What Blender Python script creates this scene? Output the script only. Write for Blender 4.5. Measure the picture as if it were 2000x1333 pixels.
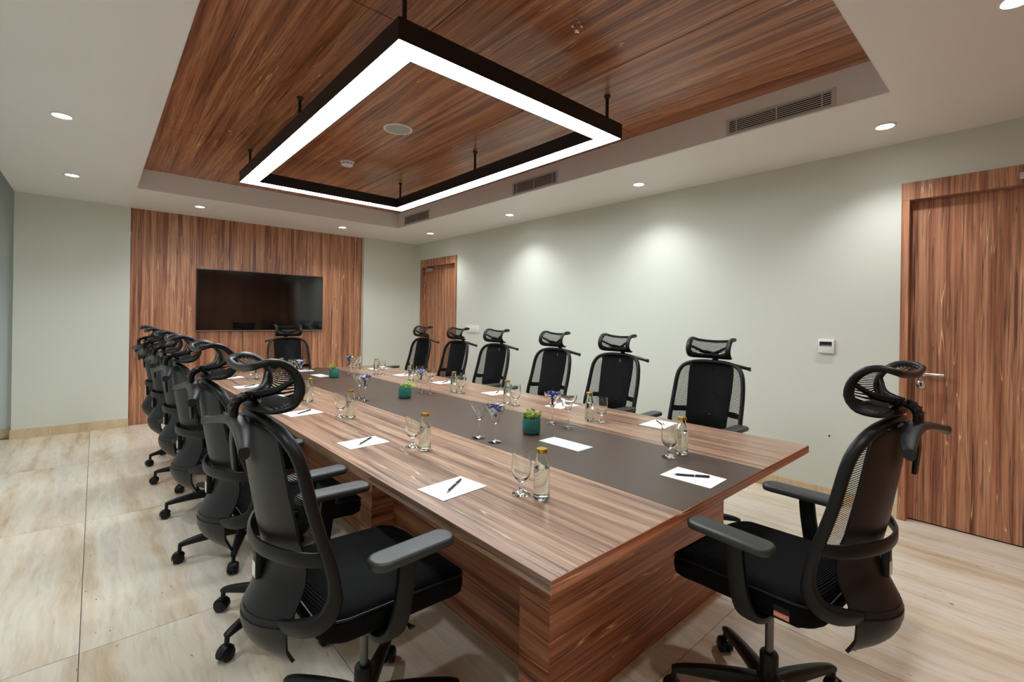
import bpy, bmesh, math, random
from mathutils import Vector, Matrix

# ---------------------------------------------------------------- clean
for o in list(bpy.data.objects):
    bpy.data.objects.remove(o)
S = bpy.context.scene
COL = S.collection

# ---------------------------------------------------------------- camera, world, exposure
cam_d = bpy.data.cameras.new('camera')
cam = bpy.data.objects.new('camera', cam_d)
COL.objects.link(cam)
yaw, roll = 0.728216, -0.014516
f_ = Vector((math.sin(yaw), math.cos(yaw), 0))
r_ = Vector((math.cos(yaw), -math.sin(yaw), 0))
d_ = Vector((0, 0, -1))
r2 = math.cos(roll) * r_ + math.sin(roll) * d_
d2 = -math.sin(roll) * r_ + math.cos(roll) * d_
cam.matrix_world = Matrix(((r2.x, -d2.x, -f_.x, 0), (r2.y, -d2.y, -f_.y, 0), (r2.z, -d2.z, -f_.z, 1.393), (0, 0, 0, 1)))
cam_d.sensor_width = 36
cam_d.lens = 912.3 / 2000 * 36
cam_d.shift_y = -44.35 / 2000
cam_d.clip_start = 0.02
S.camera = cam

W = bpy.data.worlds.new('world')
S.world = W
W.use_nodes = True
W.node_tree.nodes['Background'].inputs[0].default_value = (0.85, 0.92, 1, 1)
W.node_tree.nodes['Background'].inputs[1].default_value = 0.3
S.view_settings.view_transform = 'Standard'
S.view_settings.look = 'None'
S.view_settings.gamma = 1
S.view_settings.use_curve_mapping = False
S.view_settings.exposure = 1.25
PENDANT = 17.0      # emission of the ceiling frame lamp
SPOT_W = 17.0       # watts of each recessed downlight

# ---------------------------------------------------------------- materials
def srgb(r, g, b):
    f = lambda c: (c / 255 / 12.92) if c / 255 <= 0.04045 else ((c / 255 + 0.055) / 1.055) ** 2.4
    return (f(r), f(g), f(b), 1)

def mat(name, col, rough=0.5, metal=0.0, spec=0.5, **kw):
    m = bpy.data.materials.new(name)
    m.use_nodes = True
    b = m.node_tree.nodes['Principled BSDF']
    b.inputs['Base Color'].default_value = col
    b.inputs['Roughness'].default_value = rough
    b.inputs['Metallic'].default_value = metal
    b.inputs['Specular IOR Level'].default_value = spec
    for k, v in kw.items():
        b.inputs[k.replace('_', ' ')].default_value = v
    return m

class NT:
    def __init__(self, m):
        self.t = m.node_tree
        self.b = self.t.nodes['Principled BSDF']
    def n(self, typ, **kw):
        x = self.t.nodes.new('ShaderNode' + typ)
        for k, v in kw.items():
            setattr(x, k, v)
        return x
    def l(self, a, b):
        self.t.links.new(a, b)
    def noise(self, vec, scale, detail=2, rough=0.5):
        x = self.n('TexNoise')
        x.inputs['Scale'].default_value = scale
        x.inputs['Detail'].default_value = detail
        x.inputs['Roughness'].default_value = rough
        self.l(vec, x.inputs['Vector'])
        return x.outputs[0]
    def ramp(self, fac, stops):
        x = self.n('ValToRGB')
        while len(x.color_ramp.elements) > 1:
            x.color_ramp.elements.remove(x.color_ramp.elements[-1])
        x.color_ramp.elements[0].position = stops[0][0]
        x.color_ramp.elements[0].color = stops[0][1]
        for p, c in stops[1:]:
            e = x.color_ramp.elements.new(p)
            e.color = c
        self.l(fac, x.inputs[0])
        return x.outputs[0]
    def mix(self, fac, a, b, mode='MIX'):
        x = self.n('Mix', data_type='RGBA', blend_type=mode)
        for s, v in ((x.inputs[0], fac), (x.inputs[6], a), (x.inputs[7], b)):
            if hasattr(v, 'links'):
                self.l(v, s)
            else:
                s.default_value = v
        return x.outputs[2]
    def mapping(self, scale, loc=(0, 0, 0), src='Object'):
        tc = self.n('TexCoord')
        mp = self.n('Mapping')
        mp.inputs['Scale'].default_value = scale
        mp.inputs['Location'].default_value = loc
        self.l(tc.outputs[src], mp.inputs['Vector'])
        return mp.outputs[0]
    def bump(self, h, strength, dist=0.01):
        x = self.n('Bump')
        x.inputs['Strength'].default_value = strength
        x.inputs['Distance'].default_value = dist
        self.l(h, x.inputs['Height'])
        self.l(x.outputs[0], self.b.inputs['Normal'])

g1 = lambda v: (v, v, v, 1)

def wood(name, axis, rough=0.28, seed=0.0, warm=1.0, spec=0.5, val=1.0, hue=0.5):
    """striped reddish veneer, grain along the given axis (0 x, 1 y, 2 z)"""
    m = mat(name, (0.2, 0.1, 0.05, 1), rough, spec=spec)
    t = NT(m)
    sc = [1, 1, 1]
    sc[axis] = 0.022
    tc = t.n('TexCoord')
    # slow sideways wander of the grain lines
    sw = [2.0, 2.0, 2.0]
    sw[axis] = 0.55
    mp0 = t.n('Mapping')
    mp0.inputs['Scale'].default_value = sw
    mp0.inputs['Location'].default_value = (seed, seed * 2.3, seed * 0.7)
    t.l(tc.outputs['Object'], mp0.inputs['Vector'])
    wn = t.n('TexNoise')
    wn.inputs['Scale'].default_value = 1.6
    wn.inputs['Detail'].default_value = 2
    t.l(mp0.outputs[0], wn.inputs['Vector'])
    vs = t.n('VectorMath', operation='SCALE')
    vs.inputs['Scale'].default_value = 0.016
    t.l(wn.outputs['Color'], vs.inputs[0])
    va = t.n('VectorMath', operation='ADD')
    t.l(tc.outputs['Object'], va.inputs[0])
    t.l(vs.outputs[0], va.inputs[1])
    mp = t.n('Mapping')
    mp.inputs['Scale'].default_value = sc
    mp.inputs['Location'].default_value = (seed * 3.1, seed * 1.7, seed)
    t.l(va.outputs[0], mp.inputs['Vector'])
    v = mp.outputs[0]
    tone = t.ramp(t.noise(v, 22, 5, 0.62), [(0.27, srgb(80, 42, 34)), (0.39, srgb(126, 75, 55)), (0.50, srgb(156, 101, 75)), (0.62, srgb(178, 127, 98)), (0.76, srgb(130, 80, 60))])
    fine = t.ramp(t.noise(v, 105, 3, 0.6), [(0.32, g1(0.52)), (0.48, g1(1.0)), (0.7, g1(1.15))])
    c = t.mix(1.0, tone, fine, 'MULTIPLY')
    dark = t.ramp(t.noise(v, 36, 2, 0.5), [(0.30, g1(0.8)), (0.35, g1(0)), (0.605, g1(0)), (0.622, g1(0.8)), (0.64, g1(0))])
    c = t.mix(dark, c, srgb(66, 38, 34))
    st = t.ramp(t.noise(v, 24, 1, 0.4), [(0.406, g1(0)), (0.411, g1(0.9)), (0.416, g1(0)), (0.573, g1(0)), (0.578, g1(1)), (0.583, g1(0))])
    se = [0.7, 0.7, 0.7]
    lm = t.n('Mapping')
    se2 = [6, 6, 6]
    se2[axis] = 0.9
    lm.inputs['Scale'].default_value = se2
    t.l(tc.outputs['Object'], lm.inputs['Vector'])
    brk = t.ramp(t.noise(lm.outputs[0], 1.0, 1), [(0.46, g1(0)), (0.52, g1(1))])
    st = t.mix(1.0, st, brk, 'MULTIPLY')
    c = t.mix(st, c, srgb(222, 182, 140))
    hs = t.n('HueSaturation')
    hs.inputs['Saturation'].default_value = warm
    hs.inputs['Value'].default_value = val
    hs.inputs['Hue'].default_value = hue
    t.l(c, hs.inputs['Color'])
    t.l(hs.outputs[0], t.b.inputs['Base Color'])
    return m

M = {}
M['wood_y'] = wood('wood_veneer_length', 1, 0.30, 0.0, 1.08, val=1.15, hue=0.504)
M['wood_top'] = wood('wood_table_top', 1, 0.28, 4.2, 0.78, val=0.95, hue=0.516)
M['wood_x'] = wood('wood_veneer_cross', 0, 0.35, 2.0, 1.05, val=1.35)
M['wood_z'] = wood('wood_veneer_upright', 2, 0.38, 1.0, 1.0, val=1.27, hue=0.505)
M['wood_side'] = wood('wood_table_side', 1, 0.35, 7.0, 1.05, val=1.15)

def paint(name, col, rough=0.6, sp=0.3):
    m = mat(name, col, rough, spec=sp)
    t = NT(m)
    v = t.mapping((1, 1, 1))
    c = t.mix(t.noise(v, 0.8, 3), tuple(x * 0.97 for x in col[:3]) + (1,), tuple(min(1, x * 1.02) for x in col[:3]) + (1,))
    t.l(c, t.b.inputs['Base Color'])
    t.bump(t.noise(v, 180, 2), 0.04, 0.002)
    return m

M['wall'] = paint('wall_paint', srgb(214, 217, 205))
M['ceil'] = paint('ceiling_paint', srgb(238, 236, 233), 0.45, 0.4)
M['taupe'] = paint('recess_paint', srgb(234, 228, 225))
M['wallbluelit'] = paint('pocket_paint_bluelit', srgb(205, 214, 212))  # wall paint with the pocket's bluish light put into its colour

def travertine(name, tone=1.0, rough=0.16, axis=1, tint=(1, 1, 1, 1)):
    m = mat(name, (0.6, 0.5, 0.4, 1), rough)
    t = NT(m)
    sc = [1, 1, 1]
    sc[axis] = 0.09
    tc = t.n('TexCoord')
    oi = t.n('ObjectInfo')
    off = t.n('VectorMath', operation='SCALE')
    cx = t.n('CombineXYZ')
    t.l(oi.outputs['Random'], cx.inputs[0])
    t.l(oi.outputs['Random'], cx.inputs[1])
    t.l(cx.outputs[0], off.inputs[0])
    off.inputs['Scale'].default_value = 17.0
    ad = t.n('VectorMath', operation='ADD')
    t.l(tc.outputs['Object'], ad.inputs[0])
    t.l(off.outputs[0], ad.inputs[1])
    wn = t.n('TexNoise')
    wn.inputs['Scale'].default_value = 3.0
    t.l(ad.outputs[0], wn.inputs['Vector'])
    vs = t.n('VectorMath', operation='SCALE')
    vs.inputs['Scale'].default_value = 0.07
    t.l(wn.outputs['Color'], vs.inputs[0])
    ad2 = t.n('VectorMath', operation='ADD')
    t.l(ad.outputs[0], ad2.inputs[0])
    t.l(vs.outputs[0], ad2.inputs[1])
    mp = t.n('Mapping')
    mp.inputs['Scale'].default_value = sc
    t.l(ad2.outputs[0], mp.inputs['Vector'])
    v = mp.outputs[0]
    k = tone
    c = t.ramp(t.noise(v, 7, 5, 0.6), [(0.28, srgb(196 * k, 170 * k, 138 * k)), (0.42, srgb(222 * k, 206 * k, 182 * k)), (0.55, srgb(232 * k, 222 * k, 205 * k)), (0.72, srgb(216 * k, 206 * k, 190 * k))])
    f = t.ramp(t.noise(v, 40, 4, 0.65), [(0.3, g1(0.86)), (0.5, g1(1)), (0.75, g1(1.04))])
    c = t.mix(1.0, c, f, 'MULTIPLY')
    pm = t.n('Mapping')
    ps = [1, 1, 1]
    ps[axis] = 0.4
    pm.inputs['Scale'].default_value = ps
    t.l(ad2.outputs[0], pm.inputs['Vector'])
    pit = t.ramp(t.noise(pm.outputs[0], 62, 2, 0.5), [(0.24, g1(1)), (0.29, g1(0))])
    pz = t.ramp(t.noise(v, 5, 2), [(0.42, g1(0)), (0.6, g1(1))])
    pit = t.mix(1.0, pit, pz, 'MULTIPLY')
    c = t.mix(pit, c, srgb(96, 76, 58))
    c = t.mix(1.0, c, tint, 'MULTIPLY')
    t.l(c, t.b.inputs['Base Color'])
    return m

M['floor'] = travertine('travertine_floor', 1.0, 0.17, 1)
M['skirt'] = travertine('travertine_skirting', 0.92, 0.3, 2, (1.0, 0.86, 0.66, 1))
M['grout'] = mat('grout', srgb(118, 112, 104), 0.9)
M['black'] = mat('black_plastic', srgb(15, 15, 16), 0.42, spec=0.32)
M['shell'] = mat('black_shell_plastic', srgb(26, 26, 27), 0.42, spec=0.4)
M['pad'] = mat('arm_pad_rubber', srgb(46, 48, 47), 0.45)
M['lampblack'] = mat('black_lamp_metal', srgb(22, 21, 20), 0.5)
M['darkmetal'] = mat('gas_lift_metal', srgb(110, 110, 112), 0.3, 0.9)
M['chrome'] = mat('chrome', srgb(214, 212, 206), 0.12, 1.0)
M['steel'] = mat('brushed_steel', srgb(196, 194, 188), 0.28, 1.0)
M['white'] = mat('white_plastic', srgb(232, 232, 226), 0.4)
M['dim'] = mat('grey_speaker_cloth', srgb(178, 180, 176), 0.7)
M['orange'] = mat('orange_enamel', srgb(206, 84, 34), 0.4)
M['tagorange'] = mat('orange_print', srgb(220, 110, 75), 0.6)
M['paper'] = mat('white_paper', srgb(244, 244, 244), 0.7)
M['card'] = mat('grey_card', srgb(196, 200, 198), 0.6)
M['pen'] = mat('black_pen_plastic', srgb(22, 24, 30), 0.25)
M['runner'] = mat('brown_leather', srgb(70, 54, 46), 0.38)
tt = NT(M['runner'])
vv = tt.mapping((1, 1, 1))
tt.l(tt.mix(tt.noise(vv, 3, 4), srgb(64, 49, 41), srgb(77, 60, 50)), tt.b.inputs['Base Color'])
tt.bump(tt.noise(vv, 420, 2), 0.06, 0.001)
M['gold'] = mat('gold_cap', srgb(214, 172, 60), 0.25, 1.0)
M['teal'] = mat('teal_ceramic', srgb(38, 104, 96), 0.4)
M['soil'] = mat('dark_soil', srgb(40, 30, 24), 0.9)
M['leaf'] = mat('succulent_leaf', srgb(110, 150, 62), 0.45, Subsurface_Weight=0.1)
tt = NT(M['leaf'])
tt.l(tt.mix(tt.noise(tt.mapping((1, 1, 1)), 45, 2), srgb(84, 138, 52), srgb(182, 200, 98)), tt.b.inputs['Base Color'])
M['glass'] = mat('clear_glass', (0.97, 1, 0.985, 1), 0.0, Transmission_Weight=1.0, IOR=1.45)
M['bglass'] = mat('bottle_glass', (0.95, 1, 0.97, 1), 0.0, Transmission_Weight=1.0, IOR=1.45)
M['water'] = mat('water', (0.98, 1, 1, 1), 0.0, Transmission_Weight=1.0, IOR=1.33)
M['candyb'] = mat('blue_wrapper', srgb(34, 44, 120), 0.25)
M['candyw'] = mat('silver_wrapper', srgb(196, 198, 214), 0.25, 0.3)
M['screen'] = mat('screen_glass', srgb(5, 5, 6), 0.07, spec=0.9)
M['bezel'] = mat('screen_bezel', srgb(28, 28, 30), 0.3)
M['dark'] = mat('dark_void', srgb(14, 14, 14), 0.8)
M['grille'] = mat('grille_paint', srgb(205, 200, 195), 0.5)

def emis(name, col, strength):
    m = bpy.data.materials.new(name)
    m.use_nodes = True
    b = m.node_tree.nodes['Principled BSDF']
    b.inputs['Base Color'].default_value = (0.8, 0.8, 0.8, 1)
    b.inputs['Emission Color'].default_value = col
    b.inputs['Emission Strength'].default_value = strength
    return m

M['lamp'] = emis('lamp_diffuser', (0.90, 0.97, 1.0, 1), PENDANT)
M['spotlens'] = emis('downlight_lens', (0.98, 0.99, 1.0, 1), 14.0)

# fabric and see-through woven mesh
M['fabric'] = mat('black_seat_fabric', srgb(10, 10, 11), 0.9, spec=0.12)
tt = NT(M['fabric'])
tt.bump(tt.noise(tt.mapping((1, 1, 1)), 600, 2), 0.3, 0.002)

def netting(name, per, cover, cross=0.35, xk=0.0):
    m = mat(name, srgb(8, 8, 9), 0.8, spec=0.12)
    t = NT(m)
    tc = t.n('TexCoord')
    sp = t.n('SeparateXYZ')
    t.l(tc.outputs['Object'], sp.inputs[0])
    def stripes(out, period, cov):
        a = t.n('Math', operation='MULTIPLY')
        a.inputs[1].default_value = 1.0 / period
        t.l(out, a.inputs[0])
        b = t.n('Math', operation='FRACT')
        t.l(a.outputs[0], b.inputs[0])
        c = t.n('Math', operation='LESS_THAN')
        c.inputs[1].default_value = cov
        t.l(b.outputs[0], c.inputs[0])
        return c.outputs[0]
    ax = t.n('Math', operation='MULTIPLY_ADD')
    ax.inputs[1].default_value = -xk
    t.l(sp.outputs[0], ax.inputs[0])
    t.l(sp.outputs[2], ax.inputs[2])
    s1 = stripes(ax.outputs[0], per, cover)
    s2 = stripes(sp.outputs[1], per * 1.1, cross)
    mx = t.n('Math', operation='MAXIMUM')
    t.l(s1, mx.inputs[0])
    t.l(s2, mx.inputs[1])
    t.l(mx.outputs[0], t.b.inputs['Alpha'])
    return m

M['net'] = netting('back_netting', 0.0075, 0.42, 0.12)
M['hnet'] = netting('headrest_netting', 0.008, 0.48, 0.12, 0.9)

# ---------------------------------------------------------------- mesh helpers
class MB:
    def __init__(self):
        self.v, self.f = [], []
    def add(self, vs, fs):
        o = len(self.v)
        self.v += [tuple(p) for p in vs]
        self.f += [tuple(i + o for i in f) for f in fs]
        return self
    def box(self, x0, y0, z0, x1, y1, z1):
        vs = [(x, y, z) for z in (z0, z1) for y in (y0, y1) for x in (x0, x1)]
        return self.add(vs, [(0, 2, 3, 1), (4, 5, 7, 6), (0, 1, 5, 4), (2, 6, 7, 3), (0, 4, 6, 2), (1, 3, 7, 5)])
    def loops(self, rings, cap0=True, cap1=True, closed=False):
        n = len(rings[0])
        vs = [p for r in rings for p in r]
        fs = []
        m = len(rings)
        for i in range(m if closed else m - 1):
            a, b = i * n, ((i + 1) % m) * n
            for j in range(n):
                k = (j + 1) % n
                fs.append((a + j, a + k, b + k, b + j))
        if not closed:
            if cap0:
                fs.append(tuple(range(n - 1, -1, -1)))
            if cap1:
                fs.append(tuple(range((m - 1) * n, m * n)))
        return self.add(vs, fs)
    def tube(self, path, rad, seg=10, closed=False, up=(0, 0, 1), power=1.0):
        """rad: number, (rx, ry), or a list of them; rx is across, ry along the 'up' side"""
        P = [Vector(p) for p in path]
        n = len(P)
        R = rad if isinstance(rad, list) else [rad] * n
        rings = []
        U = Vector(up)
        for i in range(n):
            if closed:
                t = P[(i + 1) % n] - P[i - 1]
            else:
                t = P[min(i + 1, n - 1)] - P[max(i - 1, 0)]
            t.normalize()
            s = t.cross(U)
            if s.length < 1e-4:
                s = t.cross(Vector((1, 0, 0)))
            s.normalize()
            w = s.cross(t)
            rx, ry = R[i] if isinstance(R[i], tuple) else (R[i], R[i])
            ring = []
            for j in range(seg):
                a = 2 * math.pi * j / seg
                c, d = math.cos(a), math.sin(a)
                c = math.copysign(abs(c) ** power, c)
                d = math.copysign(abs(d) ** power, d)
                ring.append(P[i] + s * (rx * c) + w * (ry * d))
            rings.append(ring)
        return self.loops(rings, closed=closed)
    def lathe(self, prof, seg=20, c=(0, 0, 0), axis='z'):
        rings = []
        for r, z in prof:
            r = max(r, 1e-5)
            ring = []
            for j in range(seg):
                a = 2 * math.pi * j / seg
                p = (r * math.cos(a), r * math.sin(a), z)
                if axis == 'x':
                    p = (p[2], p[0], p[1])
                elif axis == 'y':
                    p = (p[1], p[2], p[0])
                ring.append((p[0] + c[0], p[1] + c[1], p[2] + c[2]))
            rings.append(ring)
        return self.loops(rings)
    def sheet(self, G, th, skip=()):
        """G[i][j] grid of points; th thickness (0 = single surface); skip set of (i, j) cells left open"""
        m, n = len(G), len(G[0])
        G = [[Vector(p) for p in r] for r in G]
        idx = lambda i, j: i * n + j
        cells = [(i, j) for i in range(m - 1) for j in range(n - 1) if (i, j) not in skip]
        top = [G[i][j] for i in range(m) for j in range(n)]
        if th == 0:
            return self.add(top, [(idx(i, j), idx(i + 1, j), idx(i + 1, j + 1), idx(i, j + 1)) for i, j in cells])
        bot = []
        for i in range(m):
            for j in range(n):
                du = G[min(i + 1, m - 1)][j] - G[max(i - 1, 0)][j]
                dv = G[i][min(j + 1, n - 1)] - G[i][max(j - 1, 0)]
                nn = du.cross(dv)
                nn.normalize()
                bot.append(G[i][j] - nn * th)
        N = m * n
        fs = []
        have = set(cells)
        for i, j in cells:
            q = [idx(i, j), idx(i + 1, j), idx(i + 1, j + 1), idx(i, j + 1)]
            fs.append(tuple(q))
            fs.append(tuple(k + N for k in reversed(q)))
            for (di, dj), (a, b) in (((0, -1), (0, 1)), ((1, 0), (1, 2)), ((0, 1), (2, 3)), ((-1, 0), (3, 0))):
                if (i + di, j + dj) not in have:
                    fs.append((q[b], q[a], q[a] + N, q[b] + N))
        return self.add(top + bot, fs)
    def xf(self, mtx):
        self.v = [tuple(mtx @ Vector(p)) for p in self.v]
        return self
    def mesh(self, name, m, smooth=40, bevel=0.0, bseg=2, weld=False):
        me = bpy.data.meshes.new(name)
        me.from_pydata(self.v, [], self.f)
        bm = bmesh.new()
        bm.from_mesh(me)
        if weld:
            bmesh.ops.remove_doubles(bm, verts=bm.verts, dist=1e-5)
        bmesh.ops.recalc_face_normals(bm, faces=bm.faces)
        if bevel:
            bmesh.ops.bevel(bm, geom=list(bm.edges), offset=bevel, segments=bseg, profile=0.5, affect='EDGES')
        bm.to_mesh(me)
        bm.free()
        me.materials.append(M[m])
        if smooth:
            me.shade_smooth()
            me.set_sharp_from_angle(angle=math.radians(smooth))
        return me
    def build(self, name, m, parent=None, smooth=40, bevel=0.0, bseg=2, weld=False, loc=None):
        o = bpy.data.objects.new(name, self.mesh(name, m, smooth, bevel, bseg, weld))
        COL.objects.link(o)
        if parent:
            o.parent = parent
        if loc:
            o.location = loc
        return o

def tag(o, label=None, cat=None, group=None, kind=None):
    if label: o['label'] = label
    if cat: o['category'] = cat
    if group: o['group'] = group
    if kind: o['kind'] = kind
    return o

def empty(name, loc=(0, 0, 0), rz=0.0):
    o = bpy.data.objects.new(name, None)
    o.empty_display_size = 0.05
    COL.objects.link(o)
    o.location = loc
    o.rotation_euler = (0, 0, rz)
    return o

def dup(o, parent=None):
    c = o.copy()
    COL.objects.link(c)
    c.parent = parent
    for ch in o.children:
        dup(ch, c)
    return c

def struct(o, label=None):
    o['kind'] = 'structure'
    if label:
        o['label'] = label
    return o

def B(*a):
    return MB().box(*a)

def lerp_pts(pts, n):
    """resample a polyline smoothly (Catmull-Rom)"""
    P = [Vector(p) for p in pts]
    out = []
    m = len(P) - 1
    for k in range(n):
        u = k / (n - 1) * m
        i = min(int(u), m - 1)
        t = u - i
        p0, p1, p2, p3 = P[max(i - 1, 0)], P[i], P[i + 1], P[min(i + 2, m)]
        out.append(0.5 * ((2 * p1) + (p2 - p0) * t + (2 * p0 - 5 * p1 + 4 * p2 - p3) * t * t + (3 * p1 - p0 - 3 * p2 + p3) * t ** 3))
    return out

# ---------------------------------------------------------------- the room
XL, XR, YN, YF, ZC, ZT = -0.67, 4.29, -0.57, 7.37, 2.69, 2.905
RX0, RX1, RY0, RY1 = 0.303, 3.31, 0.55, 6.25          # recess in the ceiling
PX0, PX1, PY = 0.31, 3.29, 7.45                       # veneered panel on the far wall

floor = struct(B(XL - 0.5, YN - 0.2, -0.06, XR + 0.2, YF + 0.3, -0.012).build('floor', 'grout'), 'polished cream travertine floor with long slabs')
tw, tl, gp = 0.80, 1.62, 0.0030
meshes = {}
xs = [-0.035 + tw * k for k in range(-2, 7)]
ys = [2.58 + tl * k for k in range(-2, 4)]
for a, b in zip(xs, xs[1:]):
    for c, d in zip(ys, ys[1:]):
        x0, x1, y0, y1 = max(a, XL - 0.5), min(b, XR + 0.2), max(c, YN - 0.2), min(d, YF + 0.3)
        if x1 - x0 < 0.02 or y1 - y0 < 0.02:
            continue
        w, h = round(x1 - x0 - gp, 4), round(y1 - y0 - gp, 4)
        if (w, h) not in meshes:
            meshes[(w, h)] = B(-w / 2, -h / 2, -0.012, w / 2, h / 2, 0).mesh('floor_tile', 'floor', 0)
        o = bpy.data.objects.new('floor_tile', meshes[(w, h)])
        COL.objects.link(o)
        o.parent = floor
        o.location = ((x0 + x1) / 2, (y0 + y1) / 2, 0)

# ceiling: flat soffit ring round the veneered recess
cm = MB()
cm.box(XL, YN - 0.2, ZC, RX0, YF + 0.2, ZC + 0.3)
cm.box(RX1, YN - 0.2, ZC, XR + 0.2, YF + 0.2, ZC + 0.3)
cm.box(RX0, YN - 0.2, ZC, RX1, RY0, ZC + 0.3)
cm.box(RX0, RY1, ZC, RX1, YF + 0.2, ZC + 0.3)
cm.box(XL - 0.5, YN - 0.2, ZC + 0.3, XR + 0.2, YF + 0.3, ZC + 0.34)
ceiling = struct(cm.build('ceiling', 'ceil', smooth=0), 'white plaster ceiling with a recessed veneered field')
bx = [RX0, RX0 + (RX1 - RX0) / 3, RX0 + 2 * (RX1 - RX0) / 3, RX1]
by = [RY0, 2.19, 4.705, RY1]
for i in range(3):
    for j in range(3):
        g = 0.003
        B(bx[i] + g, by[j] + g, ZT, bx[i + 1] - g, by[j + 1] - g, ZT + 0.02).build('ceiling_board', 'wood_y', ceiling, 0)
lin = 0.006
struct(B(RX0, RY1 - lin, ZC + 0.002, RX1, RY1, ZT).build('trim_1', 'taupe', smooth=0), 'grey-painted upright at the far end of the ceiling recess')
struct(B(RX1 - lin, RY0, ZC + 0.002, RX1, RY1 - lin, ZT).build('trim_2', 'taupe', smooth=0), 'grey-painted upright on the door side of the ceiling recess')
struct(B(RX0, RY0, ZC + 0.002, RX1 - lin, RY0 + lin, ZT).build('trim_3', 'taupe', smooth=0), 'grey-painted upright at the near end of the ceiling recess')
struct(B(RX0, RY0 + lin, ZC + 0.002, RX0 + lin, RY1 - lin, ZT).build('trim_4', 'taupe', smooth=0), 'grey-painted upright on the window side of the ceiling recess')

# walls
D1 = (-0.455, 0.645)      # near door opening (y)
D2 = (6.145, 7.25)        # far door opening
DZ = 2.393
wm = MB()
wm.box(XR, D1[1], 0, XR + 0.15, D2[0], ZC)
wm.box(XR, D1[0], DZ, XR + 0.15, D1[1], ZC)
wm.box(XR, D2[0], DZ, XR + 0.15, D2[1], ZC)
wm.box(XR, YN - 0.15, 0, XR + 0.15, D1[0], ZC)
wm.box(XR, D2[1], 0, XR + 0.15, YF + 0.15, ZC)
struct(wm.build('wall_right', 'wall', smooth=0), 'long pale grey-green wall with two veneered doors')
wm = MB()
wm.box(XL, YF, 0, PX0, YF + 0.15, ZC)
wm.box(PX1, YF, 0, XR, YF + 0.15, ZC)
struct(wm.build('wall_far', 'wall', smooth=0), 'pale grey-green end wall either side of the veneered panel')
struct(B(PX0, PY, 0, PX1, PY + 0.07, ZC).build('trim_5', 'wood_z', smooth=0), 'full-height brown veneered panel behind the television')
struct(B(XL - 0.5, YF + 0.12, 0, XL, YF + 0.27, ZC + 0.3).build('wall_pocket', 'wallbluelit', smooth=0), 'narrow set-back pale wall at the far left corner')
struct(B(XL - 0.5, YN - 0.15, 0, XL - 0.35, YF + 0.12, ZC + 0.3).build('wall_left', 'wallbluelit', smooth=0), 'pale wall on the left side')
struct(B(XL - 0.35, YN - 0.15, 0, XR, YN, ZC + 0.3).build('wall_back', 'wall', smooth=0), 'pale wall behind the viewer')

struct(B(XL + 0.9, YN, 0.002, XR - 0.02, YN + 0.012, ZC).build('trim_6', 'wood_z', smooth=0), 'brown veneered panelling behind the viewer')

# skirting of travertine, piece by piece
def skirting(name, label, axis, fixed, a, b, n, dirn):
    root = struct(empty(name), label)
    L = (b - a) / n
    for k in range(n):
        u0, u1 = a + k * L + 0.0008, a + (k + 1) * L - 0.0008
        if axis == 'x':
            q = B(u0, fixed - 0.014, 0.0005, u1, fixed, 0.103)
        else:
            q = B(fixed - 0.014, u0, 0.0005, fixed, u1, 0.103)
        q.build('skirting_piece', 'skirt', root, 0)
skirting('baseboard_far', 'cream stone skirting along the end wall left of the panel', 'x', YF, XL - 0.012, PX0 + 0.004, 3, 0)
skirting('baseboard_far.001', 'cream stone skirting along the end wall right of the panel', 'x', YF, PX1 - 0.004, XR - 0.014, 2, 0)
skirting('baseboard_right', 'cream stone skirting along the wall between the two doors', 'y', XR, D1[1], D2[0], 7, 0)
skirting('baseboard_pocket', 'cream stone skirting in the set-back far left corner', 'x', YF + 0.12, XL - 0.35, XL, 1, 0)

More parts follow.
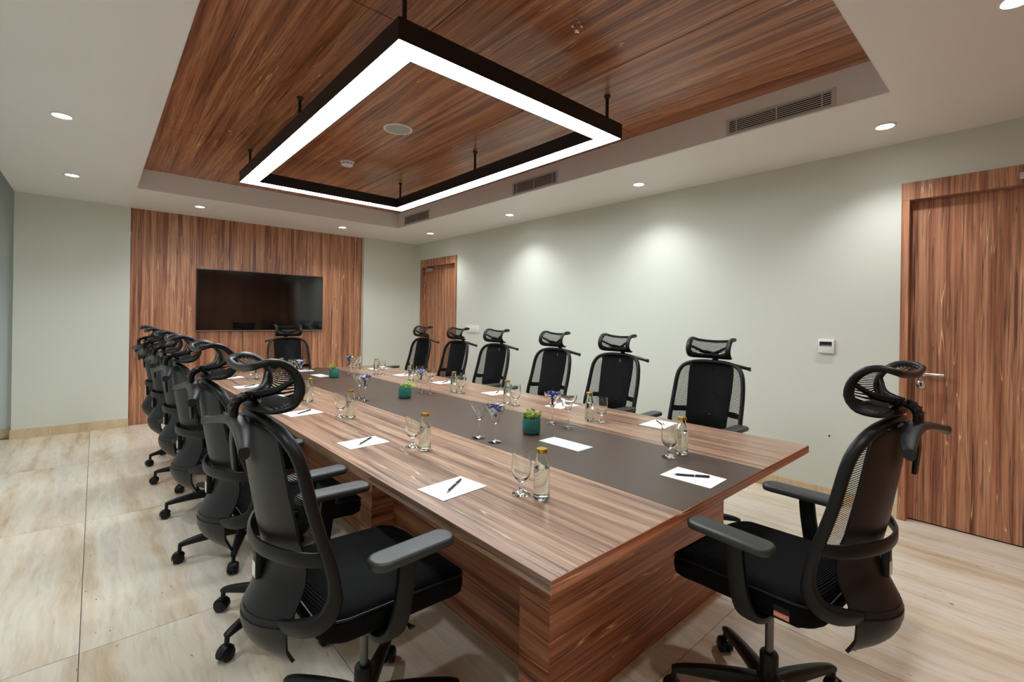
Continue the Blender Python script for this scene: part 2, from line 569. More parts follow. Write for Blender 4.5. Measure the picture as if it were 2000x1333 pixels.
# doors
def door(name, label, y0, y1, handle_side, closer):
    root = struct(empty(name), label)
    jw, hd = 0.045, 0.125
    xf, xb = XR - 0.012, XR + 0.15
    for a, b in ((y0, y0 + jw), (y1 - jw, y1)):
        B(xf, a, 0, xb, b, DZ - hd).build('door_jamb', 'wood_z', root, 0, 0.001, 1)
    B(xf, y0, DZ - hd + 0.001, xb, y1, DZ).build('door_header', 'wood_z', root, 0, 0.001, 1)
    leaf = B(XR + 0.063, y0 + jw + 0.002, 0.008, XR + 0.108, y1 - jw - 0.002, DZ - hd - 0.003).build('door_leaf', 'wood_z', root, 0)
    B(XR + 0.063, y0 + jw + 0.002, 0.0005, XR + 0.10, y1 - jw - 0.002, 0.007).build('threshold_strip', 'dark', root, 0)
    s = handle_side
    hy = (y1 - jw - 0.065) if s > 0 else (y0 + jw + 0.065)
    fx = XR + 0.063
    B(fx - 0.0006, hy - 0.6 * 0 - 0.001, 1.0, fx, hy + 0.001, 1.02).build('handle_spindle_plate', 'steel', leaf, 0)
    MB().lathe([(0.026, 0), (0.026, -0.009), (0.012, -0.011), (0.011, -0.05)], 20, (fx, hy, 1.046), 'x').build('handle_rose', 'chrome', leaf)
    MB().tube([(fx - 0.045, hy + 0.010 * s, 1.046), (fx - 0.048, hy - 0.02 * s, 1.046), (fx - 0.048, hy - 0.125 * s, 1.046)], (0.010, 0.009), 12).build('door_handle', 'chrome', leaf)
    MB().lathe([(0.026, 0), (0.026, -0.008), (0.022, -0.010), (0.010, -0.010)], 20, (fx, hy, 0.968), 'x').build('key_rose', 'chrome', leaf)
    q = MB().lathe([(0.007, -0.0101), (0.007, -0.0112)], 12, (fx, hy, 0.974), 'x')
    q.box(fx - 0.0112, hy - 0.0035, 0.956, fx - 0.0101, hy + 0.0035, 0.974)
    q.build('keyhole', 'dark', leaf, 0)
    hy2 = y0 + jw - 0.001 if s > 0 else y1 - jw + 0.001
    for hz in (0.3, 1.75, 2.08):
        MB().lathe([(0.008, hz - 0.05), (0.008, hz + 0.05)], 10, (fx - 0.006, hy2 + (0.008 if s > 0 else -0.008), 0)).build('hinge', 'steel', root)
    if closer:
        q = MB().box(fx - 0.05, hy2 - 0.30, 2.185, fx - 0.001, hy2 - 0.09, 2.235)
        q.build('closer_body', 'steel', root, 40, 0.008)
        q = MB().tube([(fx - 0.03, hy2 - 0.22, 2.238), (fx - 0.16, hy2 - 0.08, 2.262), ], (0.012, 0.005), 8)
        q.tube([(fx - 0.16, hy2 - 0.08, 2.264), (fx - 0.085, hy2 - 0.29, 2.29)], (0.011, 0.004), 8)
        q.build('closer_arm', 'steel', root)
    else:
        q = MB().box(xf - 0.012, 0.03, 2.30, xf - 0.001, 0.075, 2.345)
        q.build('closer_bracket', 'steel', root, 40, 0.003)
    return root
door('door_1', 'brown veneered door beside the near end of the table', D1[0], D1[1], 1, False)
door('door_2', 'brown veneered door in the far corner with closer arm', D2[0], D2[1], -1, True)

# ---------------------------------------------------------------- television
tv = tag(empty('television', (1.82, PY, 1.16)), 'large black flat-screen television on the veneered panel', 'television')
B(-0.825, -0.040, 0, 0.825, -0.003, 0.838).build('tv_body', 'bezel', tv, 40, 0.004)
B(-0.815, -0.0425, 0.016, 0.815, -0.0405, 0.828).build('screen', 'screen', tv, 0)
B(-0.823, -0.044, 0.001, 0.823, -0.0405, 0.010).build('bottom_bezel', 'steel', tv, 0)
q = B(-0.2, -0.003, 0.25, 0.2, 0.0, 0.6)
q.build('wall_bracket', 'dark', tv, 0)

# ---------------------------------------------------------------- pendant frame lamp
LX0, LX1, LY0, LY1, LZ = 0.975, 2.63, 1.865, 4.895, 2.61
lw, lh = 0.135, 0.10
pl = tag(empty('pendant_lamp', ((LX0 + LX1) / 2, (LY0 + LY1) / 2, LZ)), 'large black rectangular frame lamp glowing white underneath, hung over the table', 'lamp')
def local(mb, root):
    l = root.location
    mb.v = [(a - l.x, b - l.y, c - l.z) for a, b, c in mb.v]
    return mb
def ring(x0, x1, y0, y1, w, z0, z1):
    o = [(x0, y0), (x1, y0), (x1, y1), (x0, y1)]
    i = [(x0 + w, y0 + w), (x1 - w, y0 + w), (x1 - w, y1 - w), (x0 + w, y1 - w)]
    vs = [(a, b, z) for z in (z0, z1) for L in (o, i) for a, b in L]
    fs = []
    for k in range(4):
        n = (k + 1) % 4
        fs += [(k, n, 8 + n, 8 + k), (4 + n, 4 + k, 12 + k, 12 + n), (k, 4 + k, 4 + n, n), (8 + k, 8 + n, 12 + n, 12 + k)]
    return MB().add(vs, fs)
local(ring(LX0, LX1, LY0, LY1, lw, LZ + 0.012, LZ + lh), pl).build('lamp_housing', 'lampblack', pl, 0)
q = ring(LX0, LX1, LY0, LY1, 0.004, LZ, LZ + 0.012)
r2_ = ring(LX0 + lw - 0.004, LX1 - lw + 0.004, LY0 + lw - 0.004, LY1 - lw + 0.004, 0.004, LZ, LZ + 0.012)
q.add(r2_.v, r2_.f)
local(q, pl).build('lamp_rim', 'lampblack', pl, 0)
local(ring(LX0 + 0.005, LX1 - 0.005, LY0 + 0.005, LY1 - 0.005, lw - 0.010, LZ + 0.003, LZ + 0.0115), pl).build('lamp_diffuser', 'lamp', pl, 0)
for x in (LX0 + lw / 2, LX1 - lw / 2):
    for y in (LY0 + 0.075, (LY0 + LY1) / 2 + 0.03, LY1 - 0.09):
        q = MB().lathe([(0.011, LZ + lh), (0.011, ZT - 0.022), (0.013, ZT - 0.02), (0.022, ZT - 0.006), (0.022, ZT - 0.0005)], 14, (x, y, 0))
        local(q, pl).build('hanging_rod', 'lampblack', pl)

# ---------------------------------------------------------------- downlights
def downlight(x, y, label):
    r = tag(empty('downlight', (x, y, ZC)), label, 'downlight', 'recessed ceiling downlights')
    MB().lathe([(0.046, -0.001), (0.062, -0.001), (0.060, -0.005), (0.050, -0.007), (0.046, -0.004), (0.046, -0.001)], 28).build('trim_ring', 'white', r)
    MB().lathe([(0.0, -0.0015), (0.0455, -0.0015), (0.0455, -0.003), (0.0, -0.003)], 24).build('lens', 'spotlens', r, 0)
    ld = bpy.data.lights.new('downlight_beam', 'SPOT')
    ld.energy = SPOT_W
    ld.color = (0.95, 0.98, 1.0)
    ld.spot_size = math.radians(125)
    ld.spot_blend = 1.0
    ld.shadow_soft_size = 0.035
    lo = bpy.data.objects.new('downlight_beam', ld)
    COL.objects.link(lo)
    lo.parent = r
    lo.location = (0, 0, -0.045)
ordn = ['nearest the viewer', 'second from the viewer', 'third from the viewer', 'farthest from the viewer']
for k, y in enumerate((0.67, 2.53, 4.39, 6.24)):
    downlight(3.85, y, 'round white ceiling downlight along the door wall, ' + ordn[k])
    downlight(-0.18, (0.7, 2.5, 4.29, 6.08)[k], 'round white ceiling downlight along the left wall, ' + ordn[k])
downlight(0.93, 6.74, 'round white recessed downlight above the left part of the veneered panel')
downlight(2.68, 6.76, 'round white recessed downlight above the right part of the veneered panel')
downlight(2.72, 0.06, 'round white recessed downlight in the top right corner of the view')
downlight(0.93, 0.06, 'round white recessed downlight above the viewer at the near end')

# ---------------------------------------------------------------- air grilles in the recess
sl = {}
for k, (y0, y1, z0, z1, nm) in enumerate(((0.834, 1.443, 2.708, 2.797, 'nearest the viewer'), (3.092, 3.706, 2.712, 2.818, 'beside the middle of the lamp'), (5.405, 6.04, 2.716, 2.822, 'in the far corner'))):
    X = RX1 - lin
    r = tag(empty('air_grille', (X, (y0 + y1) / 2, (z0 + z1) / 2)), 'grey louvred air grille in the ceiling recess, ' + nm, 'air vent', 'air grilles in the recess')
    hy, hz = (y1 - y0) / 2, (z1 - z0) / 2
    q = MB()
    fw = 0.022
    q.box(-0.006, -hy - fw, -hz - 0.014, -0.0005, -hy, hz + 0.014)
    q.box(-0.006, hy, -hz - 0.014, -0.0005, hy + fw, hz + 0.014)
    q.box(-0.006, -hy, -hz - 0.014, -0.0005, hy, -hz)
    q.box(-0.006, -hy, hz, -0.0005, hy, hz + 0.014)
    q.build('grille_frame', 'grille', r, 0)
    B(-0.0012, -hy, -hz, -0.0004, hy, hz).build('duct_shade', 'dark', r, 0)  # flat dark sheet, the shade inside the duct put into its colour
    ns = 7
    me = MB().add([(-0.0055, -hy, -0.0026), (-0.0055, hy, -0.0026), (-0.0055, hy, 0.0030), (-0.0055, -hy, 0.0030), (-0.0014, -hy, 0.0010), (-0.0014, hy, 0.0010), (-0.0014, hy, 0.0046), (-0.0014, -hy, 0.0046)], [(0, 1, 2, 3), (7, 6, 5, 4), (0, 4, 5, 1), (3, 2, 6, 7), (0, 3, 7, 4), (1, 5, 6, 2)]).mesh('slat', 'grille', 0)
    for i in range(ns):
        o = bpy.data.objects.new('slat', me)
        COL.objects.link(o)
        o.parent = r
        o.location = (0, 0, -hz + (i + 0.5) * 2 * hz / ns - 0.001)
    for yy in (-hy * 0.84, 0.0, hy * 0.84):
        B(-0.0062, yy - 0.003, -hz, -0.0056, yy + 0.003, hz).build('divider', 'grille', r, 0)

# ---------------------------------------------------------------- ceiling fittings
r = tag(empty('ceiling_speaker', (1.80, 3.43, ZT)), 'round white ceiling speaker inside the lamp frame', 'speaker')
MB().lathe([(0.098, -0.0005), (0.115, -0.0005), (0.113, -0.006), (0.100, -0.008), (0.098, -0.004)], 36).build('speaker_rim', 'white', r)
MB().lathe([(0.0, -0.0005), (0.0975, -0.0005), (0.0975, -0.004), (0.05, -0.0055), (0.0, -0.006)], 36).build('speaker_grille', 'dim', r)
r = tag(empty('smoke_detector', (1.822, 4.50, ZT)), 'small white domed smoke detector on the veneered ceiling', 'smoke detector')
MB().lathe([(0.0, -0.0005), (0.066, -0.0005), (0.067, -0.012), (0.060, -0.018)], 28).build('detector_base', 'white', r)
MB().lathe([(0.058, -0.018), (0.055, -0.034), (0.046, -0.044), (0.03, -0.048), (0.0, -0.049)], 28).build('detector_dome', 'white', r)
for k in range(10):
    a = k * math.tau / 10
    B(0.0545, -0.010, -0.030, 0.0585, 0.010, -0.024).xf(Matrix.Rotation(a, 4, 'Z')).build('vent_slot', 'dark', r, 0)
r = tag(empty('fire_sprinkler', (1.80, 1.558, ZT)), 'small chrome fire sprinkler with orange ring on the veneered ceiling', 'sprinkler')
MB().lathe([(0.0, -0.0005), (0.016, -0.0005), (0.014, -0.008), (0.008, -0.010), (0.008, -0.032)], 16).build('sprinkler_neck', 'chrome', r)
for sx in (-1, 1):
    q = MB().lathe([(0.0, -0.012), (0.010, -0.009), (0.0125, 0.0), (0.010, 0.009), (0.0, 0.012)], 14, (0.02 * sx * 0.74, -0.02 * sx * 0.67, -0.026))
    q.build('sprinkler_arm', 'chrome', r)
MB().lathe([(0.007, -0.034), (0.019, -0.037), (0.018, -0.046), (0.010, -0.050)], 18).build('orange_ring', 'orange', r)
MB().lathe([(0.0, -0.050), (0.013, -0.050), (0.015, -0.056), (0.011, -0.062), (0.0, -0.063)], 18).build('deflector', 'chrome', r)

# ---------------------------------------------------------------- wall fittings
r = tag(empty('room_controller', (XR, 1.092, 1.21)), 'small white wall box with dark slot beside the near door', 'wall box')
B(-0.026, -0.055, -0.055, -0.0005, 0.055, 0.055).build('box_body', 'white', r, 40, 0.006)
B(-0.0275, -0.041, 0.002, -0.0262, 0.041, 0.036).build('slot', 'dark', r, 0)
B(-0.030, -0.038, 0.004, -0.0277, 0.030, 0.010).build('slot_lip', 'steel', r, 0)
r = tag(empty('switch_plate', (XR, 5.70, 1.222)), 'white wall switch plate beside the far door', 'switch')
B(-0.011, -0.165, -0.056, -0.0005, 0.165, 0.056).build('plate', 'white', r, 40, 0.003)
for k in range(4):
    B(-0.0165, -0.135 + k * 0.068, -0.036, -0.0112, -0.073 + k * 0.068, 0.036).build('rocker', 'white', r, 40, 0.002)
r = MB().lathe([(0.0, 0.0), (0.007, 0.0), (0.007, -0.003), (0.0, -0.003)], 12, (0, 0, 0), 'x').build('wall_hole_disc', 'dark', loc=(XR - 0.0005, 1.065, 0.51))  # dark disc standing in for a small hole in the wall
tag(r, 'tiny black disc standing for a hole in the wall left of the near door', 'wall hole')

# ---------------------------------------------------------------- conference table
TX0, TX1, TY0, TY1, TZ = 0.84, 2.79, 0.783, 5.80, 0.75
tb = tag(empty('conference_table', (1.815, 3.29, 0)), 'long striped wooden conference table with dark brown centre band', 'table')
local(B(TX0, TY0 + 0.003, TZ - 0.037, TX1, TY1 - 0.003, TZ), tb).build('tabletop', 'wood_top', tb, 0, 0.0008, 1)
for y0, y1 in ((TY0, TY0 + 0.0029), (TY1 - 0.0029, TY1)):
    local(B(TX0, y0, TZ - 0.037, TX1, y1, TZ - 0.0002), tb).build('edge_band', 'wood_x', tb, 0)
local(B(1.485, TY0 + 0.0035, TZ - 0.001, 2.18, TY1 - 0.0035, TZ + 0.0006), tb).build('leather_band', 'runner', tb, 0)
for y0, y1 in ((1.08, 1.225), (2.43, 2.575), (4.01, 4.155), (5.36, 5.505)):
    lb = local(B(1.153, y0, 0.001, 2.467, y1, TZ - 0.0372), tb).build('leg_block', 'wood_x', tb, 0)
    for x0, x1 in ((1.15, 1.1529), (2.4671, 2.47)):
        local(B(x0, y0, 0.001, x1, y1, TZ - 0.0372), tb).build('leg_cladding', 'wood_side', lb, 0)
for y0, y1 in ((1.2255, 2.4295), (2.5755, 4.0095), (4.1555, 5.3595)):
    for x0, x1 in ((1.28, 1.30), (2.32, 2.34)):
        local(B(x0, y0, 0.001, x1, y1, TZ - 0.0372), tb).build('apron_panel', 'wood_side', tb, 0)

# ---------------------------------------------------------------- office chair (faces +x, origin under the hub)
def rr(x0, x1, y0, y1, r, n=6):
    out = []
    for cx, cy, a0 in ((x1 - r, y1 - r, 0), (x0 + r, y1 - r, 90), (x0 + r, y0 + r, 180), (x1 - r, y0 + r, 270)):
        for k in range(n + 1):
            a = math.radians(a0 + 90 * k / n)
            out.append((cx + r * math.cos(a), cy + r * math.sin(a)))
    return out

def interp(tab, z):
    tab = sorted(tab)
    if z <= tab[0][0]: return tab[0][1]
    for (a, u), (b, v) in zip(tab, tab[1:]):
        if z <= b:
            t = (z - a) / (b - a)
            return u + (v - u) * t
    return tab[-1][1]

def make_chair():
    ch = empty('office_chair')
    # seat cushion
    q = MB()
    rings = []
    for ins, z in ((0.06, 0.468), (0.02, 0.474), (0.004, 0.490), (0.0, 0.512), (0.002, 0.530), (0.012, 0.548), (0.03, 0.557), (0.07, 0.561), (0.13, 0.560), (0.20, 0.559)):
        o = rr(-0.235 + ins, 0.268 - ins, -0.248 + ins, 0.248 - ins, max(0.085 - ins * 0.5, 0.03))
        rg = []
        for x, y in o:
            zz = z - 0.032 * max(0, (x - 0.06) / 0.2) ** 2 + 0.012 * (abs(y) / 0.25) ** 2 * (1 if z > 0.5 else 0)
            rg.append((x, y, zz))
        rings.append(rg)
    q.loops(rings)
    seat = q.build('seat', 'fabric', ch, 60)
    o = rr(-0.2335, 0.2665, -0.2465, 0.2465, 0.085)
    q = MB().tube([(x, y, 0.538 - 0.032 * max(0, (x - 0.06) / 0.2) ** 2 + 0.012 * (abs(y) / 0.25) ** 2) for x, y in o], 0.0035, 6, closed=True)
    q.build('piping', 'black', seat)
    q = B(-0.16, -0.17, 0.435, 0.15, 0.17, 0.469)
    q.build('seat_plate', 'black', ch, 40, 0.01)
    # back frame: side profile (fwd, z)
    prof = [(-0.312, 0.533), (-0.292, 0.538), (-0.262, 0.548), (-0.228, 0.572), (-0.208, 0.615), (-0.208, 0.655), (-0.217, 0.71), (-0.245, 0.80), (-0.269, 0.886), (-0.286, 0.965), (-0.300, 1.02)]
    lat = [0.110, 0.158, 0.205, 0.238, 0.247, 0.247, 0.245, 0.243, 0.240, 0.234, 0.222]
    half = [(x, l, z) for (x, z), l in zip(prof, lat)] + [(-0.318, 0.195, 1.062), (-0.332, 0.145, 1.087), (-0.341, 0.075, 1.098), (-0.344, 0.0, 1.10)]
    path = lerp_pts(half + [(x, -l, z) for x, l, z in reversed(half[:-1])], 81)
    rad = []
    for p in path:
        low = max(0.0, min(1.0, (0.66 - p.z) / 0.1))
        tip = max(0.0, min(1.0, (0.2 - abs(p.y)) / 0.08)) if p.z < 0.6 else 0.0
        rad.append((0.013 + 0.004 * low - 0.008 * tip, 0.0165 + 0.012 * low - 0.012 * tip))
    # wide face follows the sides
    q = MB()
    rings = []
    n = len(path)
    for i, p in enumerate(path):
        t = (path[min(i + 1, n - 1)] - path[max(i - 1, 0)]).normalized()
        out = Vector((0, p.y, max(0, p.z - 0.95) * 0.9))
        if out.length < 1e-3: out = Vector((0, 0, 1))
        out = (out - t * out.dot(t)).normalized()
        dep = t.cross(out).normalized()
        a, b = rad[i]
        rings.append([p + out * (a * math.copysign(abs(math.cos(k * math.tau / 12)) ** 0.7, math.cos(k * math.tau / 12))) + dep * (b * math.copysign(abs(math.sin(k * math.tau / 12)) ** 0.7, math.sin(k * math.tau / 12))) for k in range(12)])
    q.loops(rings)
    q.build('backrest_frame', 'black', ch, 50)
    # woven back
    ftab = [(z, x) for x, z in prof[3:]] + [(1.062, -0.318), (1.095, -0.338)]
    ltab = [(z, l) for (x, z), l in zip(prof[3:], lat[3:])] + [(1.062, 0.195), (1.087, 0.145), (1.098, 0.08)]
    G = []
    for i in range(30):
        z = 0.575 + (1.092 - 0.575) * i / 29
        f, w = interp(ftab, z), interp(ltab, z) - 0.002
        G.append([(f - 0.018 * (1 - (2 * j / 12 - 1) ** 2), w * (2 * j / 12 - 1), z) for j in range(13)])
    MB().sheet(G, 0).build('back_netting', 'net', ch, 60)
    # rear shell
    ctab = [(0.385, -0.262), (0.40, -0.29), (0.418, -0.318), (0.445, -0.346), (0.475, -0.364), (0.50, -0.372), (0.527, -0.375), (0.553, -0.366), (0.578, -0.353), (0.615, -0.335), (0.65, -0.322), (0.693, -0.315), (0.74, -0.323), (0.79, -0.335), (0.86, -0.346), (0.93, -0.357), (1.0, -0.367), (1.085, -0.374)]
    etab = [(0.385, -0.262), (0.42, -0.278), (0.455, -0.294), (0.50, -0.301), (0.53, -0.298), (0.583, -0.268), (0.62, -0.250), (0.672, -0.246), (0.71, -0.252), (0.751, -0.268), (0.80, -0.279), (0.90, -0.302), (1.0, -0.321), (1.085, -0.336)]
    wtab = [(0.385, 0.085), (0.42, 0.115), (0.46, 0.138), (0.50, 0.148), (0.54, 0.152), (0.58, 0.146), (0.62, 0.144), (0.69, 0.146), (0.76, 0.150), (0.9, 0.157), (1.0, 0.160), (1.06, 0.156), (1.085, 0.135)]
    zs = [0.385, 0.395, 0.41, 0.43, 0.455, 0.48, 0.505, 0.53, 0.5305, 0.536, 0.5365, 0.548, 0.5485, 0.554, 0.5545, 0.575, 0.60, 0.63, 0.66, 0.69, 0.72, 0.76, 0.80, 0.85, 0.9, 0.95, 1.0, 1.03, 1.036, 1.06, 1.075, 1.085]
    groove = {0.5305, 0.536, 0.5485, 0.554}
    us = [-1, -0.94, -0.8, -0.6, -0.4, -0.16, -0.05, 0.05, 0.16, 0.4, 0.6, 0.8, 0.94, 1]
    G = []
    for z in zs:
        c, e, w = interp(ctab, z), interp(etab, z), interp(wtab, z)
        if z in groove: c, e = c + 0.004, e + 0.004
        G.append([(c + (e - c) * abs(u) ** 2.2, w * u, z) for u in us])
    MB().sheet(G, 0.010, {(27, 6), (28, 6), (19, 6)}).build('back_shell', 'shell', ch, 35)
    # lumbar band
    pts = lerp_pts([(-0.226, 0.243, 0.738), (-0.262, 0.225, 0.738), (-0.305, 0.165, 0.738), (-0.338, 0.08, 0.738), (-0.347, 0, 0.738), (-0.338, -0.08, 0.738), (-0.305, -0.165, 0.738), (-0.262, -0.225, 0.738), (-0.226, -0.243, 0.738)], 33)
    MB().tube(pts, (0.006, 0.020), 10, power=0.6).build('lumbar_band', 'black', ch, 50)
    # tension tab with sticker behind the shell
    B(-0.343, -0.017, 0.625, -0.322, 0.017, 0.715).build('tension_tab', 'black', ch, 40, 0.004)
    B(-0.3445, -0.0145, 0.632, -0.3432, 0.0145, 0.675).build('sticker', 'white', ch, 0)
    # coat hanger
    q = MB()
    rings = []
    for k in range(25):
        u = -1 + 2 * k / 24
        a = abs(u)
        c = Vector((-0.398 - 0.030 * a ** 2, 0.232 * u, 1.094 - 0.038 * a ** 1.4))
        h = 0.0105 + 0.004 * (1 - a) + (0.004 if a > 0.93 else 0)
        wd = 0.013 + 0.010 * (1 - a ** 2)
        rings.append([c + Vector((wd * sx, 0, h * sz)) for sx, sz in ((1, 0.6), (0.6, 1), (-0.6, 1), (-1, 0.6), (-1, -0.5), (-0.5, -1), (0.5, -1), (1, -0.5))])
    q.loops(rings)
    hg = q.build('coat_hanger', 'shell', ch, 40)
    MB().tube([(-0.398, 0, 1.09), (-0.402, 0, 1.03), (-0.396, 0, 0.955)], [(0.024, 0.008), (0.022, 0.007), (0.018, 0.006)], 8, up=(1, 0, 0), power=0.5).build('hanger_stem', 'black', hg, 40)
    # headrest: surface (lateral v, arc s)
    hp = lerp_pts([(-0.338, 0, 1.128), (-0.290, 0, 1.138), (-0.264, 0, 1.172), (-0.268, 0, 1.212), (-0.288, 0, 1.244), (-0.318, 0, 1.264), (-0.353, 0, 1.268), (-0.390, 0, 1.257)], 41)
    def hs(u, s):
        i = max(0, min(40, s * 40))
        a = int(i)
        b = min(a + 1, 40)
        p = hp[a].lerp(hp[b], i - a)
        bow = 0.034 * (1 - u * u)
        return Vector((p.x - bow * (1 - 0.62 * s), 0.163 * u * (1 - 0.05 * (1 - s)), p.z - 0.016 * (1 - u * u) * s))
    def dense(outl):
        loop = []
        for k in range(len(outl)):
            p, n_ = outl[k], outl[(k + 1) % len(outl)]
            m = 10 if k % 7 == 6 else 1
            for j in range(m):
                loop.append((p[0] + (n_[0] - p[0]) * j / m, p[1] + (n_[1] - p[1]) * j / m))
        return loop
    OL, IL = dense(rr(0.0, 1.0, -1.0, 1.0, 0.17, 6)), dense(rr(0.25, 0.92, -0.77, 0.77, 0.12, 6))
    def hn(u, s):
        return (hs(u, min(s + 0.03, 1)) - hs(u, max(s - 0.03, 0))).cross(hs(min(u + 0.05, 1), s) - hs(max(u - 0.05, -1), s)).normalized()
    rings = []
    for (s0, u0), (s1, u1) in zip(OL, IL):
        sec = []
        for t, h in ((0, 0), (0.06, 0.6), (0.3, 1), (0.65, 1), (0.94, 0.6), (1, 0), (0.94, -0.6), (0.65, -1), (0.3, -1), (0.06, -0.6)):
            s_, u_ = s0 + (s1 - s0) * t, u0 + (u1 - u0) * t
            sec.append(hs(u_, s_) + hn(u_, s_) * (0.0095 * h))
        rings.append(sec)
    hr = MB().loops(rings, closed=True).build('headrest', 'black', ch, 60)
    G = [[hs(-0.80 + 1.60 * j / 14, 0.22 + 0.73 * i / 24) for j in range(15)] for i in range(25)]
    MB().sheet(G, 0).build('headrest_netting', 'hnet', hr, 60)
    q = MB()
    jn = Vector((-0.366, 0, 1.160))
    for sg in (-1, 1):
        q.tube(lerp_pts([jn + Vector((0, 0.006 * sg, 0)), hs(0.35 * sg, 0.30) + Vector((-0.026, 0, 0.002)), hs(0.70 * sg, 0.40) + Vector((-0.010, 0, 0)), hs(0.95 * sg, 0.47)], 13), [(0.009 - 0.003 * k / 12, 0.012 - 0.005 * k / 12) for k in range(13)], 8)
    q.tube([jn + Vector((0.0, 0, 0)), hs(0, 0.12) + Vector((-0.006, 0, 0))], (0.035, 0.010), 10)
    q.build('headrest_bracket', 'black', hr, 60)
    q = MB().tube(lerp_pts([(-0.340, 0, 1.148), (-0.368, 0, 1.158), (-0.392, 0, 1.148), (-0.402, 0, 1.125), (-0.400, 0, 1.085)], 15), (0.021, 0.013), 12, up=(1, 0, 0))
    for k in range(4):
        a = math.radians(95 + 26 * k)
        c = Vector((-0.372, 0, 1.126)) + Vector((math.cos(a) * 0.036, 0, math.sin(a) * 0.036))
        q.tube([c + Vector((0, -0.027, 0)), c + Vector((0, 0.027, 0))], 0.005, 8)
    q.build('headrest_post', 'black', hr, 60)
    # armrests
    for sg in (-1, 1):
        pts = lerp_pts([(-0.012, 0.292 * sg, 0.696), (-0.018, 0.294 * sg, 0.62), (-0.032, 0.293 * sg, 0.53), (-0.045, 0.277 * sg, 0.476), (-0.055, 0.235 * sg, 0.452), (-0.055, 0.16 * sg, 0.450)], 23)
        rings = []
        for i, p in enumerate(pts):
            t = (pts[min(i + 1, 22)] - pts[max(i - 1, 0)]).normalized()
            fw = Vector((1, 0, 0))
            fw = (fw - t * fw.dot(t)).normalized()
            sd = t.cross(fw)
            w = 0.028 + 0.004 * i / 22
            rings.append([p + fw * (w * math.copysign(abs(math.cos(k * math.tau / 12)) ** 0.6, math.cos(k * math.tau / 12))) + sd * (0.013 * math.copysign(abs(math.sin(k * math.tau / 12)) ** 0.6, math.sin(k * math.tau / 12))) for k in range(12)])
        ar = MB().loops(rings).build('armrest', 'black', ch, 50)
        rings = []
        for ins, z in ((0.012, 0.691), (0.002, 0.695), (0.0, 0.703), (0.0, 0.711), (0.003, 0.7165), (0.009, 0.7195), (0.016, 0.7203)):
            o = rr(-0.132 + ins, 0.148 - ins, 0.295 * sg - 0.044 + ins, 0.295 * sg + 0.044 - ins, max(0.038 - ins * 0.7, 0.008), 5)
            rings.append([(x, y + 0.018 * sg * 0 - sg * 0.012 * max(0, x / 0.148), z) for x, y in o])
        MB().loops(rings).build('arm_pad', 'pad', ar, 50)
    # lift column and base
    MB().lathe([(0.014, 0.20), (0.0145, 0.44)], 16).build('gas_lift', 'darkmetal', ch)
    MB().lathe([(0.0, 0.075), (0.034, 0.078), (0.040, 0.10), (0.040, 0.145), (0.030, 0.152), (0.030, 0.222), (0.026, 0.228), (0.015, 0.229)], 20).build('column_sleeve', 'black', ch)
    lev = MB().tube([(0.02, -0.16, 0.447), (0.03, -0.235, 0.445), (0.03, -0.255, 0.447)], [(0.005, 0.004), (0.005, 0.004), (0.012, 0.005)], 8).build('lever', 'black', ch)
    am = MB()
    ap = [(0.034, 0, 0.116), (0.10, 0, 0.117), (0.2, 0, 0.112), (0.285, 0, 0.103), (0.322, 0, 0.094)]
    rd = [(0.026, 0.030), (0.025, 0.027), (0.021, 0.021), (0.017, 0.015), (0.013, 0.010)]
    am.tube(lerp_pts(ap, 13), [tuple(rd[min(int(i / 3), 3)][c] + (rd[min(int(i / 3) + 1, 4)][c] - rd[min(int(i / 3), 3)][c]) * ((i / 3) - min(int(i / 3), 3)) for c in (0, 1)) for i in range(13)], 10, power=0.6)
    am.tube([(0.315, 0, 0.095), (0.318, 0, 0.055)], 0.010, 10)
    me = am.mesh('base_arm', 'black', 50)
    cm_ = MB()
    for sg in (-1, 1):
        cm_.lathe([(0.0, 0.004 * sg), (0.022, 0.004 * sg), (0.0275, 0.008 * sg), (0.0275, 0.022 * sg), (0.022, 0.026 * sg), (0.0, 0.026 * sg)], 18, (0.322, 0, 0.0278), 'y')
    cm_.tube([(0.322 + 0.031 * math.cos(math.radians(a)), 0, 0.0278 + 0.031 * math.sin(math.radians(a))) for a in range(-10, 170, 18)], (0.019, 0.003), 8, up=(0.0, 0, 1))
    cm_.tube([(0.322, -0.02, 0.0278), (0.322, 0.02, 0.0278)], 0.006, 8)
    mc = cm_.mesh('caster', 'black', 40)
    for k in range(5):
        o = bpy.data.objects.new('base_arm', me)
        COL.objects.link(o)
        o.parent = ch
        o.rotation_euler = (0, 0, k * math.tau / 5)
        c = bpy.data.objects.new('caster', mc)
        COL.objects.link(c)
        c.parent = o
    # lift adjusted: everything above the sleeve sits a little higher
    lower = ('base_arm', 'caster', 'column_sleeve')
    def lift(o):
        if o.name.split('.')[0] in lower: return
        if o.type == 'MESH':
            for v in o.data.vertices:
                v.co.x *= 0.981
                if v.co.z > 0.3: v.co.z = 1.393 - (1.393 - v.co.z) * 0.981
        for c in o.children: lift(c)
    lift(ch)
    return ch

